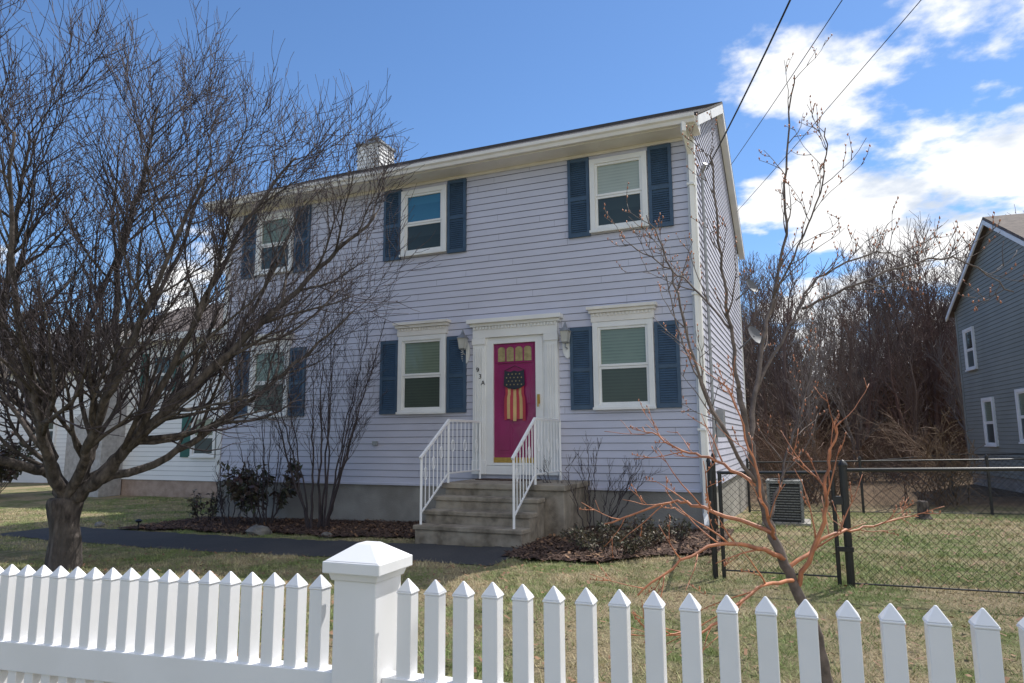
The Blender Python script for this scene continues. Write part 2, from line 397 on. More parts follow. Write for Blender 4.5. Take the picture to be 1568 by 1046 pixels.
gp = [(yf - .002, EZ + .11), (yf - .002, EZ + .0), (yf - .07, EZ + .0), (yf - .085, EZ + .05), (yf - .115, EZ + .075), (yf - .115, EZ + .125), (yf - .105, EZ + .125), (yf - .095, EZ + .09)]
mb.prism(gp, 'x', XL - RO - .01, XR + RO - .05, 'cream')
mb.build('gutter_and_soffit', house)
mb = MB()
for xx0, xx1 in ((XR + RO - .03, XR + RO - .003), (XL - RO + .003, XL - RO + .03)):
    for (a, sg) in ((yf, 1), (yb, -1)):
        pl = [(a, ze - .20), (a, ze - .045), (RIDGE_Y, RTOP - .052), (RIDGE_Y, RTOP - .25)]
        mb.prism(pl, 'x', xx0, xx1, 'trim')
for (xa, xb) in ((XR + .02, XR + RO - .031), (XL - RO + .031, XL - .02)):
    for (a, sg) in ((.01, 1), (yb - .01, -1)):
        z_ = ze + PIT * (.01 - yf) if sg > 0 else ze
        pl = [(a, z_ - .19), (a, z_ - .17), (RIDGE_Y, RTOP - .21), (RIDGE_Y, RTOP - .23)]
        mb.prism(pl, 'x', xa, xb, 'trim')
mb.prism([(yf + .032, EZ - .016), (-.002, EZ - .016), (-.002, EZ + .30), (yf + .032, EZ + .11)], 'x', XR + .027, XR + RO - .032, 'cream')
mb.build('rake_boards', house)
mb = MB()
dx = XR - .06
pts = [(dx, yf - .05, EZ + .02), (dx, yf - .05, EZ - .10), (dx + .02, -.075, EZ - .32), (dx + .02, -.075, .42), (dx + .05, -.22, .28)]
for a, b2 in zip(pts[:-1], pts[1:]):
    A = Vector(a); B = Vector(b2); mb.tube([A, B + (B - A).normalized() * .02], [.045, .045], 4, 'trim')
for z in (1.6, 3.6, 5.3): mb.box(dx - .035, dx + .075, -.125, -.031, z, z + .03, 'trim')
mb.build('downspout', house)
mb = MB(); cx, cy = -9.95, RIDGE_Y + .25
mb.box(cx - .33, cx + .33, cy - .33, cy + .33, RTOP - .9, RTOP + .62, 'wsiding')
for i in range(9):
    z = RTOP - .3 + i * .1; mb.pyr(cx, cy, .70, z, z + .095, 'wsiding', .665)
mb.box(cx - .38, cx + .38, cy - .38, cy + .38, RTOP + .62, RTOP + .67, 'metal'); mb.box(cx - .12, cx + .12, cy - .12, cy + .12, RTOP + .671, RTOP + .85, 'metal'); mb.pyr(cx, cy, .36, RTOP + .85, RTOP + .93, 'metal', .1)
mb.build('chimney', house)
mb = MB(); sh = MB()
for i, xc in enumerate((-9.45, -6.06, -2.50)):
    up = ('blind_green', 'sky_reflection_pane', 'blind_light')[i]
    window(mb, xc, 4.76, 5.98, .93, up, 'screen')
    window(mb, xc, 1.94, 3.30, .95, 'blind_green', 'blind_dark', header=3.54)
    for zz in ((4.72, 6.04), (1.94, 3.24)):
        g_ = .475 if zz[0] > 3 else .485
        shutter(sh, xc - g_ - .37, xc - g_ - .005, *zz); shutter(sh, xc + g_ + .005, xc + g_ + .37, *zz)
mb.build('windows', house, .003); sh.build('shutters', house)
# door
mb = MB(); zb = .93
for x0, x1 in ((-5.05, -4.83), (-3.77, -3.55)):
    mb.box(x0, x1, -.09, 0, zb, 3.17, 'trim')
    for i in range(4):
        xx = x0 + .04 + i * .042; mb.box(xx, xx + .02, -.103, -.0905, zb + .35, 3.0, 'trim')
    mb.box(x0 - .012, x1 + .012, -.108, -.0, zb, zb + .22, 'trim'); mb.box(x0 - .012, x1 + .012, -.108, 0, 3.06, 3.168, 'trim')
mb.box(-5.05, -3.55, -.10, 0, 3.171, 3.36, 'trim'); mb.box(-5.09, -3.51, -.135, 0, 3.361, 3.41, 'trim'); mb.box(-5.13, -3.47, -.19, 0, 3.411, 3.48, 'trim')
for i in range(26): mb.box(-5.03 + i * .0575, -5.03 + i * .0575 + .03, -.125, -.1005, 3.31, 3.358, 'trim')
mb.box(-4.86, -4.79, -.06, 0, zb + .14, 3.17, 'trim'); mb.box(-3.81, -3.74, -.06, 0, zb + .14, 3.17, 'trim')
mb.box(-4.83, -3.77, -.09, 0, zb, zb + .139, 'trim')
mb.box(-4.79, -3.81, -.05, 0, 3.11, 3.17, 'trim')
mb.box(-4.789, -4.685, -.072, -.03, 1.075, 3.109, 'trim'); mb.box(-3.935, -3.811, -.072, -.03, 1.075, 3.109, 'trim')
mb.box(-4.684, -3.936, -.07, -.03, 3.06, 3.108, 'trim'); mb.box(-4.684, -3.936, -.07, -.03, 1.076, 1.115, 'trim')
mb.box(-4.684, -3.936, -.055, -.02, 1.116, 1.2, 'brass')
mb.box(-4.78, -3.82, -.028, -.016, 1.08, 3.1, 'door')
for (a, b2, c0, c1) in ((1.27, 1.9, -4.62, -4.36), (1.27, 1.9, -4.26, -4.0), (2.02, 2.68, -4.62, -4.36), (2.02, 2.68, -4.26, -4.0)):
    mb.box(c0, c1, -.034, -.0285, a, b2, 'door'); mb.box(c0 + .04, c1 - .04, -.042, -.0345, a + .04, b2 - .04, 'door')
mb.box(-4.62, -4.0, -.04, -.0285, 2.76, 3.0, 'amber')
for i in range(5):
    xx = -4.62 + i * .155; mb.box(xx - .012, xx + .012, -.046, -.0405, 2.75, 3.01, 'door')
for i in range(4):
    xx = -4.62 + (i + .5) * .155
    for sg in (-1, 1):
        mb.add([(xx + sg * .078, -.0445, 3.01), (xx + sg * .078, -.0445, 2.95), (xx + sg * .045, -.0445, 2.985), (xx + sg * .01, -.0445, 3.01)], [(0, 1, 2, 3)] if sg > 0 else [(0, 3, 2, 1)], 'door')
mb.box(-4.64, -3.98, -.047, -.029, 2.73, 2.75, 'door'); mb.box(-4.64, -3.98, -.047, -.029, 3.01, 3.035, 'door')
mb.box(-3.90, -3.86, -.10, -.073, 2.05, 2.2, 'brass'); mb.rod((-3.88, -.12, 2.0), (-3.88, -.12, 2.16), .012, 'brass')
mb.build('front_door', house, .002)
# hanging stars-and-stripes banner on the door
mb = MB(); fx0, fx1 = -4.47, -4.13; zb2 = 1.80
n = 7; w = (fx1 - fx0) / n
def wob(x, z): return (x + (x + 4.30) * (.12 if z < 2.2 else -.05) * math.sin((2.5 - z) * 3), -.070 - .008 * math.sin(x * 24 + z * 3), z)
for i in range(n):
    for j in range(8):
        za = zb2 + (2.36 - zb2) * j / 8; zc = zb2 + (2.36 - zb2) * (j + 1) / 8
        dz = .02 * math.sin(i * 1.7); x0 = fx0 + i * w; x1 = x0 + w
        mb.quad(wob(x0, za + dz * (1 - j / 8)), wob(x1, za + dz * (1 - j / 8)), wob(x1, zc + dz * (1 - (j + 1) / 8)), wob(x0, zc + dz * (1 - (j + 1) / 8)), 'flagred' if i % 2 == 0 else 'flagcream')
cxf = (fx0 + fx1) / 2
mb.prism([(cxf - .185, 2.36), (cxf - .10, 2.31), (cxf, 2.29), (cxf + .10, 2.31), (cxf + .185, 2.36), (cxf + .17, 2.60), (cxf + .06, 2.58), (cxf, 2.60), (cxf - .06, 2.58), (cxf - .17, 2.60)], 'y', -.095, -.082, 'navy')
for r_ in range(4):
    for c_ in range(5 - r_ % 2):
        sx = cxf - .13 + c_ * .065 + (r_ % 2) * .032; sz = 2.37 + r_ * .057
        mb.prism([(sx + (.016 if k % 2 == 0 else .007) * math.sin(k * math.pi / 5), sz + (.016 if k % 2 == 0 else .007) * math.cos(k * math.pi / 5)) for k in range(10)], 'y', -.099, -.0955, 'amber')
mb.rod((cxf - .18, -.08, 2.6), (cxf, -.06, 2.68), .005, 'wire', 4); mb.rod((cxf + .18, -.08, 2.6), (cxf, -.06, 2.68), .005, 'wire', 4)
mb.build('flag_banner', house)
ang = [math.radians(a) for a in range(0, 360, 18)]
for xc in (-5.22, -3.40):
    mb = MB()
    mb.M = Matrix.Translation((xc, 0, 2.93))
    mb.prism([(.085 * math.cos(a), .03 + .2 * math.sin(a)) for a in ang], 'y', -.035, -.015, 'trim')
    mb.rod((0, -.03, -.02), (0, -.13, .0), .012, 'metal'); mb.rod((0, -.13, .0), (0, -.13, .06), .012, 'metal')
    mb.pyr(0, -.13, .08, .06, .08, 'metal', .10); mb.pyr(0, -.13, .085, .08, .25, 'lamp_glass', .125)
    for a, b2 in ((-1, -1), (1, -1), (1, 1), (-1, 1)):
        mb.rod((a * .045, -.13 + b2 * .045, .08), (a * .066, -.13 + b2 * .066, .25), .006, 'metal', 4)
    mb.pyr(0, -.13, .16, .25, .33, 'metal', .04); mb.pyr(0, -.13, .05, .33, .40, 'metal', .01)
    mb.build('coach_lantern', house)
for i, ch in enumerate('93A'):
    cu = bpy.data.curves.new('house_number', 'FONT'); cu.body = ch; cu.size = .11; cu.extrude = .002
    o = bpy.data.objects.new('house_number', cu); scene.collection.objects.link(o); cu.materials.append(M['wire'])
    o.location = (-4.98 + i * .045, -.107, 2.60 - i * .11); o.rotation_euler = (math.radians(90), 0, 0); o.parent = house
mb = MB(); mb.box(-7.05, -6.95, -.05, -.015, 1.40, 1.47, 'metal'); mb.box(XL + .2, XL + .26, -.05, -.01, 2.4, 2.5, 'metal')
mb.box(XR + .02, XR + .14, 1.2, 1.45, 1.5, 1.95, 'metal'); mb.rod((XR + .05, .6, 1.2), (XR + .05, .6, 5.75), .025, 'metal'); mb.rod((XR + .05, .6, 5.75), (XR + .12, .52, 5.85), .035, 'metal')
mb.build('utility_boxes', house)
def dish(y, z, r):
    mb = MB(); c = Vector((XR + .42, y, z)); ax = Vector((.75, -.45, .40)).normalized(); u = ax.cross(Vector((0, 0, 1))).normalized(); w = u.cross(ax)
    rings = 5; seg = 18; vs = [tuple(c - ax * .06)]; fs = []
    for i in range(1, rings + 1):
        q = i / rings
        for j in range(seg):
            a = 2 * math.pi * j / seg; vs.append(tuple(c - ax * .06 * (1 - q * q) + (u * math.cos(a) + w * math.sin(a)) * r * q))
    for j in range(seg): fs.append((0, 1 + j, 1 + (j + 1) % seg))
    for i in range(rings - 1):
        for j in range(seg): fs.append((1 + i * seg + j, 1 + (i + 1) * seg + j, 1 + (i + 1) * seg + (j + 1) % seg, 1 + i * seg + (j + 1) % seg))
    mb.add(vs, fs, 'dish'); mb.rod(tuple(c - ax * .05), (XR + .03, y + .1, z - .3), .02, 'dish'); mb.rod(tuple(c - w * r), tuple(c + ax * .3), .01, 'dish'); mb.box(c.x + ax.x * .3 - .03, c.x + ax.x * .3 + .03, c.y + ax.y * .3 - .03, c.y + ax.y * .3 + .03, c.z + ax.z * .3 - .03, c.z + ax.z * .3 + .03, 'dish')
    mb.build('satellite_dish', house)
dish(6.3, 3.85, .24); dish(6.0, 4.95, .18)

# ------------------------------------------------------------------ front steps
st = empty('front_steps')
mb = MB(); sx0, sx1 = -4.97, -3.36; gl = -.1
mb.box(-4.95, -3.10, -1.20, -.03, gl, .78, 'step'); mb.box(-4.99, -3.07, -1.24, -.032, .781, .86, 'step')
for i in range(3):
    zt = .86 - .17 * (i + 1); y1 = -1.24 - .28 * i; y0 = y1 - .28
    mb.box(sx0 + .02, sx1 - .02, y0 + .025, y1 + .02, gl, zt - .06, 'step'); mb.box(sx0, sx1, y0, y1 - .001 if i else -1.2405, zt - .0595, zt, 'step')
mb.build('concrete_steps', st, .012)
mb = MB(); mb.box(-4.80, -3.80, -.5, -.2, .861, .875, 'mulch'); 
def rail(xx):
    yb_, yt_, yw = -1.98, -1.2, -.12
    zb0, zt0 = 1.27, 1.78
    def rr(p0, p1, w): mb.tube([Vector(p0), Vector(p1)], [w, w], 4, 'vinyl')
    rr((xx, yb_ - .04, zb0 - .03), (xx, yt_, zt0), .024); rr((xx, yt_, zt0), (xx, yw, zt0), .024)
    rr((xx, yb_, .50), (xx, yt_, 1.0), .014); rr((xx, yt_, 1.0), (xx, yw, 1.0), .014)
    rr((xx, yb_, .34), (xx, yb_, zb0), .022); rr((xx, yt_, .86), (xx, yt_, zt0), .022); rr((xx, yw, .86), (xx, yw, zt0), .022)
    n = 7
    for i in range(1, n):
        q = i / n; y = yb_ + (yt_ - yb_) * q; rr((xx, y, .50 + .5 * q), (xx, y, zb0 + (zt0 - zb0) * q), .010)
        if i % 2:
            zc = .95 + .5 * q; mb.tube([Vector((xx, y + .045 * math.sin(a), zc + .09 * math.cos(a))) for a in [k * math.pi / 5 for k in range(11)]], [.006] * 11, 4, 'vinyl')
    for i in range(1, 8):
        y = yt_ + (yw - yt_) * i / 8; rr((xx, y, 1.0), (xx, y, zt0), .008)
        if i % 3 == 1:
            mb.tube([Vector((xx, y + .05 * math.sin(a), 1.4 + .09 * math.cos(a))) for a in [k * math.pi / 5 for k in range(11)]], [.006] * 11, 4, 'vinyl')
rail(-4.90); rail(-3.52)
mb.build('white_railings', st)

# ------------------------------------------------------------------ white picket fence
fence = empty('white_picket_fence')
fm = Matrix.Translation((-1.095, -8.711, 0)) @ Matrix.Rotation(.033, 4, 'Z')
def ftop(s): return 1.14 + (.0206 * (s) if s > 0 else .036 * s)
mb = MB(); mb.M = fm
def picket(s):
    zt = ftop(s) + rnd.uniform(-.0012, .0012); w = .0405; z1 = zt - .036
    mb.box(s - w / 2, s + w / 2, -w / 2, w / 2, .16, z1, 'vinyl'); mb.pyr(s, 0, w + .004, z1 + .0003, z1 + .006, 'vinyl', w + .004); mb.pyr(s, 0, w + .003, z1 + .0063, zt, 'vinyl', .004)
pl_, pr_ = .0785, .0795; ll, lr = pl_ * 28 + .29, pr_ * 28 + .25
posts = [-2 * ll, -ll, 0, lr, 2 * lr]
for a, b2, pp, of in ((-2 * ll, -ll, pl_, .145), (-ll, 0, pl_, .138), (0, lr, pr_, .121), (lr, 2 * lr, pr_, .125)):
    for i in range(29): picket(a + of + pp * i)
    a1 = a + .064; b1 = b2 - .064
    for dz, hh in ((-.285, .088), (-.86, .088)):
        mb.beam((a1, 0, ftop(a1) + dz), (b1, 0, ftop(b1) + dz), .056, hh, 'vinyl')
mb.build('pickets_and_rails', fence, .0022)
mb = MB(); mb.M = fm
for s in posts:
    z = 1.165 + (ftop(s) - ftop(0)); w = .127
    mb.box(s - w / 2, s + w / 2, -w / 2, w / 2, -.1, z, 'vinyl')
    mb.pyr(s, 0, .138, z - .028, z - .008, 'vinyl', .150); mb.pyr(s, 0, .172, z - .0078, z + .022, 'vinyl', .172)
    mb.pyr(s, 0, .166, z + .0223, z + .062, 'vinyl', .045); 
mb.build('fence_posts', fence, .003)

# ------------------------------------------------------------------ black chain-link fence
def chain_panel(mb, p0, p1, h, z0, mesh=.06, r=.0016):
    p0 = Vector(p0); p1 = Vector(p1); Ln = (p1 - p0).length; d = (p1 - p0) / Ln
    def pt(s, t): 
        q = p0 + d * s; return Vector((q.x, q.y, gz(q.x, q.y) + z0 + t))
    s = -h
    while s < Ln:
        for sg in (1, -1):
            s0, t0, s1, t1 = (s, 0, s + h, h) if sg > 0 else (s, h, s + h, 0)
            if s0 < 0: t0 = t0 + sg * (-s0); s0 = 0
            if s1 > Ln: t1 = t1 - sg * (s1 - Ln); s1 = Ln
            if s1 - s0 > .02: mb.tube([pt(s0, t0), pt(s1, t1)], [r, r], 3, 'black')
        s += mesh * 1.35
    for t, rr in ((0.0, .008), (h, .016)): mb.tube([pt(0, t), pt(Ln, t)], [rr, rr], 8, 'black')
def post(mb, x, y, h, r, cap=True):
    z = gz(x, y); mb.tube([Vector((x, y, z - .2)), Vector((x, y, z + h))], [r, r], 12, 'black')
    if cap:
        mb.tube([Vector((x, y, z + h + a)) for a in (0, .015, .03, .05, .062)], [r * 1.25, r * 1.3, r * 1.1, r * .6, r * .15], 12, 'black')
cf = empty('black_chain_link_fence'); mb = MB()
gy = -3.46
A = (-.80, gy + .07); B = (.24, gy); C = (3.2, gy - .12); D = (6.2, gy - .2)
post(mb, A[0] - .06, A[1], 1.03, .026); post(mb, B[0] + .05, B[1], 1.03, .034); post(mb, B[0] - .04, B[1], .98, .018, False); post(mb, A[0] + .02, A[1], .98, .018, False)
chain_panel(mb, (*A, 0), (B[0] - .04, B[1], 0), .90, .08, .05)
chain_panel(mb, (B[0] + .05, B[1], 0), (*C, 0), .97, .03, .05); chain_panel(mb, (*C, 0), (*D, 0), .97, .03); post(mb, *C, 1.05, .026); post(mb, *D, 1.05, .026)
chain_panel(mb, (A[0] - .06, A[1], 0), (XR + .05, -.02, 0), .94, .04, .05); post(mb, XR + .10, -.06, 1.05, .026); post(mb, -1.08, -1.8, 1.03, .020)
RY = 5.6
for i in range(6):
    x0 = -1.2 + i * 2.2
    chain_panel(mb, (x0, RY, 0), (x0 + 2.2, RY, 0), 1.02, .04, .07, .002); post(mb, x0, RY, 1.10, .026)
chain_panel(mb, (6.2, gy - .2, 0), (9.8, RY, 0), 1.05, .04, .08, .002)
chain_panel(mb, (1.2, RY + .1, 0), (3.4, RY + 5, 0), 1.02, .04, .08, .002); post(mb, 3.4, RY + 5, 1.1, .03)
chain_panel(mb, (3.4, RY + 5, 0), (9.0, RY + 5, 0), 1.02, .04, .09, .002)
z = gz(.3); mb.box(B[0] - .05, B[0] + .03, B[1] - .03, B[1] + .03, z + .70, z + .77, 'black'); mb.box(B[0] - .04, B[0] + .09, B[1] - .045, B[1] - .02, z + .30, z + .34, 'black')
mb.build('chain_link_panels', cf)

# ------------------------------------------------------------------ AC unit
mb = MB(); ax, ay = -.36, 1.95; z = gz(ax, ay)
mb.box(ax - .36, ax + .36, ay - .36, ay + .36, z - .02, z + .06, 'concrete'); mb.box(ax - .22, ax + .22, ay - .22, ay + .22, z + .061, z + .64, 'black')
for i in range(13):
    q = z + .10 + i * .041; mb.box(ax - .25, ax + .25, ay - .25, ay + .25, q, q + .014, 'acgray')
for a in (-1, 1):
    for c_ in (-1, 1): mb.box(ax + a * .25 - .018, ax + a * .25 + .018, ay + c_ * .25 - .018, ay + c_ * .25 + .018, z + .061, z + .66, 'acgray')
mb.box(ax - .275, ax + .275, ay - .275, ay + .275, z + .661, z + .71, 'acgray')
for i in range(5): mb.tube([Vector((ax + (.05 + i * .045) * math.cos(a), ay + (.05 + i * .045) * math.sin(a), z + .72)) for a in [k * math.pi / 8 for k in range(17)]], [.005] * 17, 4, 'black')
mb.build('air_conditioner_unit')
mb = MB(); p = Vector((1.85, 4.0, gz(1.85, 4.0)))
mb.tube([p + Vector((0, 0, a)) for a in (-.1, .02, .08, .3, .32)], [.16, .14, .10, .09, .08], 10, 'bark'); mb.build('tree_stump')

# ------------------------------------------------------------------ overhead wires
def wire(name, P, sag, r):
    pts = []
    for a, b2 in zip(P[:-1], P[1:]):
        A = Vector(a); B = Vector(b2)
        for i in range(24):
            q = i / 24; pts.append(A.lerp(B, q) - Vector((0, 0, sag * 4 * q * (1 - q))))
    pts.append(Vector(P[-1])); mb = MB(); mb.tube(pts, [r] * len(pts), 6, 'wire'); return mb.build(name)
wire('service_drop_cable', [(-1.20, .55, 5.75), (3.85, -13.5, 8.3)], .55, .011)
wire('utility_wire', [(-1.10, 4.3, 7.25), (3.10, -9.5, 6.0 + .3)], .10, .006)
wire('utility_wire', [(-1.10, 5.1, 6.45), (6.0, -12.5, 7.2)], .12, .006)

# ------------------------------------------------------------------ trees
def rdir(rg): 
    while True:
        v = Vector((rg.uniform(-1, 1), rg.uniform(-1, 1), rg.uniform(-1, 1)))
        if .1 < v.length < 1: return v.normalized()
def smooth(P, n=5):
    P = [Vector(p) for p in P]; out = []
    for i in range(len(P) - 1):
        p0 = P[max(i - 1, 0)]; p1 = P[i]; p2 = P[i + 1]; p3 = P[min(i + 2, len(P) - 1)]
        for j in range(n):
            t = j / n
            out.append(.5 * ((2 * p1) + (p2 - p0) * t + (2 * p0 - 5 * p1 + 4 * p2 - p3) * t * t + (3 * p1 - p0 - 3 * p2 + p3) * t ** 3))
    out.append(P[-1]); return out
def kids(mb, pts, rad, Lc, lev, cfg, rg):
    if lev >= len(cfg['n']): return
    n = cfg['n'][lev]; n = max(1, int(n * rg.uniform(.75, 1.25))); m = len(pts)
    for k in range(n):
        s = cfg.get('s0', .22) + (1 - cfg.get('s0', .22)) * (k + rg.random()) / n
        i = min(m - 2, int(s * (m - 1))); f = min(1, s * (m - 1) - i)
        p = pts[i].lerp(pts[i + 1], f); d = (pts[i + 1] - pts[i]).normalized()
        side = d.cross(rdir(rg)).normalized(); ang = math.radians(rg.uniform(*cfg['ang']))
        nd = (d * math.cos(ang) + side * math.sin(ang) + Vector((0, 0, cfg['up0']))).normalized()
        r = rad[i] * rg.uniform(.45, .65); r = max(cfg['rmin'], min(r, cfg['rmax'][lev]))
        ln = cfg['len'][lev] * rg.uniform(.6, 1.25) * (1.15 - .45 * s)
        grow(mb, p, nd, ln, r, lev, cfg, rg)
def grow(mb, p, d, ln, r, lev, cfg, rg):
    n = cfg['seg'][lev]; pts = [p.copy()]; rad = [r]; d = d.copy()
    for i in range(n):
        d = (d + rdir(rg) * cfg['wig'] + Vector((0, 0, cfg['up']))).normalized(); p = p + d * (ln / n); pts.append(p); rad.append(max(cfg['rmin'] * .6, r * (1 - .75 * (i + 1) / n)))
    k = cfg['mats'][min(lev, len(cfg['mats']) - 1)]
    mb.tube(pts, rad, cfg['sides'][lev], k)
    if cfg.get('bud') and lev >= 1 and rg.random() < .8:
        for q in pts[1:]:
            o = q + rdir(rg) * .006; mb.tube([o, o + Vector((0, 0, .006)) + rdir(rg) * .003, o + Vector((0, 0, .014)) + rdir(rg) * .004], [.002, .0045, .001], 4, cfg['bud'])
    kids(mb, pts, rad, ln, lev + 1, cfg, rg)
def limb(mb, P, r0, r1, cfg, rg, k, sides=9, jit=.03):
    pts = smooth(P, 6); m = len(pts); pts = [p + rdir(rg) * jit * (0 if i == 0 else 1) for i, p in enumerate(pts)]
    rad = [r0 + (r1 - r0) * (i / (m - 1)) ** .8 for i in range(m)]
    mb.tube(pts, rad, sides, k); kids(mb, pts, rad, 0, 0, cfg, rg)

# big bare tree at the left
rg = random.Random(11); mb = MB(); F0 = 8.18; zb = gz(-7.97)
cfg = dict(n=[16, 9, 5], len=[1.45, .85, .50], seg=[6, 5, 4], sides=[5, 4, 3], ang=(25, 58), up0=.14, up=.10, wig=.18, rmin=.0046, rmax=[.034, .015, .0078], mats=['bark', 'twig', 'twig'], s0=.25)
def T(r, z, d=0): return site(r, F0 + d, z)
tr = smooth([T(-5.17, -.1), T(-5.2, zb + .02), T(-5.21, .35), T(-5.24, .6), T(-5.25, .85)], 6)
rr_ = [.25, .24, .23, .215, .205, .195, .188, .180, .174, .168, .164, .160, .157, .154, .152, .150, .149, .15, .152, .158, .164, .172, .178, .175, .15]
b0 = len(mb.v); mb.tube(tr, rr_[:len(tr)], 20, 'bark')
for i in range(b0, len(mb.v)):
    a = i % 20; q = 1 + .06 * math.sin(a * 1.9 + 1) + .035 * math.sin(a * 3.7 + (i // 20) * .6); c0 = tr[min(len(tr) - 1, (i - b0) // 20)]
    v = Vector(mb.v[i]); v = c0 + (v - c0) * q; mb.v[i] = (v.x, v.y, v.z)
f = T(-5.24, .78)
L_ = [([f, T(-4.85, 1.05, -.1), T(-4.45, 1.40, -.2), T(-3.86, 1.98, -.3), T(-3.05, 2.85, -.1), T(-2.3, 3.75, .2), T(-1.75, 4.4, .4)], .10, .014),
      ([f, T(-5.10, 1.25, .1), T(-5.08, 1.67, .2), T(-4.92, 2.53, .3), T(-4.46, 3.66, .5), T(-4.1, 5.3, .7)], .095, .013),
      ([f, T(-5.42, 1.2), T(-5.55, 1.67, -.1), T(-5.98, 2.85, -.3), T(-6.3, 4.5, -.5), T(-6.4, 5.6, -.5)], .10, .013),
      ([f, T(-5.55, 1.1, .2), T(-5.95, 1.75, .4), T(-6.6, 2.4, .6), T(-7.3, 3.7, .9)], .085, .013),
      ([f, T(-4.95, 1.2, .3), T(-4.65, 1.7, .7), T(-4.2, 2.37, 1.2), T(-3.65, 3.66, 1.6), T(-3.1, 5.1, 1.8)], .085, .013),
      ([f, T(-5.2, 1.3, -.4), T(-5.1, 2.0, -.9), T(-5.1, 3.2, -1.4), T(-5.0, 4.6, -1.7)], .08, .013),
      ([f, T(-4.9, 1.2, -.3), T(-4.4, 1.9, -.8), T(-3.8, 3.0, -1.1), T(-3.3, 4.4, -1.1)], .08, .013),
      ([T(-4.85, 1.05, -.1), T(-4.2, 1.3, .2), T(-3.5, 1.85, .5), T(-2.9, 2.5, .9), T(-2.2, 3.3, 1.2)], .06, .011),
      ([T(-5.55, 1.67, -.1), T(-5.6, 2.5, .4), T(-5.4, 3.8, .8), T(-5.2, 5.4, 1.1)], .06, .011),
      ([T(-5.98, 2.85, -.3), T(-5.7, 3.8, -.6), T(-5.5, 5.0, -.8)], .05, .011),
      ([T(-4.92, 2.53, .3), T(-4.9, 3.6, .1), T(-4.6, 4.8, 0), T(-4.5, 5.7, 0)], .05, .011),
      ([T(-5.55, 1.1, .2), T(-6.1, 1.4, -.4), T(-6.9, 2.0, -.8), T(-7.5, 2.9, -1.0)], .07, .011),
      ([T(-4.45, 1.40, -.2), T(-3.7, 2.5, -.6), T(-3.2, 3.8, -.5), T(-2.6, 4.9, -.3)], .05, .011)]
for P, a, b2 in L_: limb(mb, P, a, b2, cfg, rg, 'bark', 9, .025)
limb(mb, [T(-4.45, 1.40, -.2), T(-3.9, 1.75, -.5), T(-3.4, 1.85, -.7), T(-2.8, 1.95, -.9)], .03, .006, dict(cfg, n=[6, 4, 2]), rg, 'bark', 6, .02)
mb.build('bare_crabapple_tree', smooth=True)

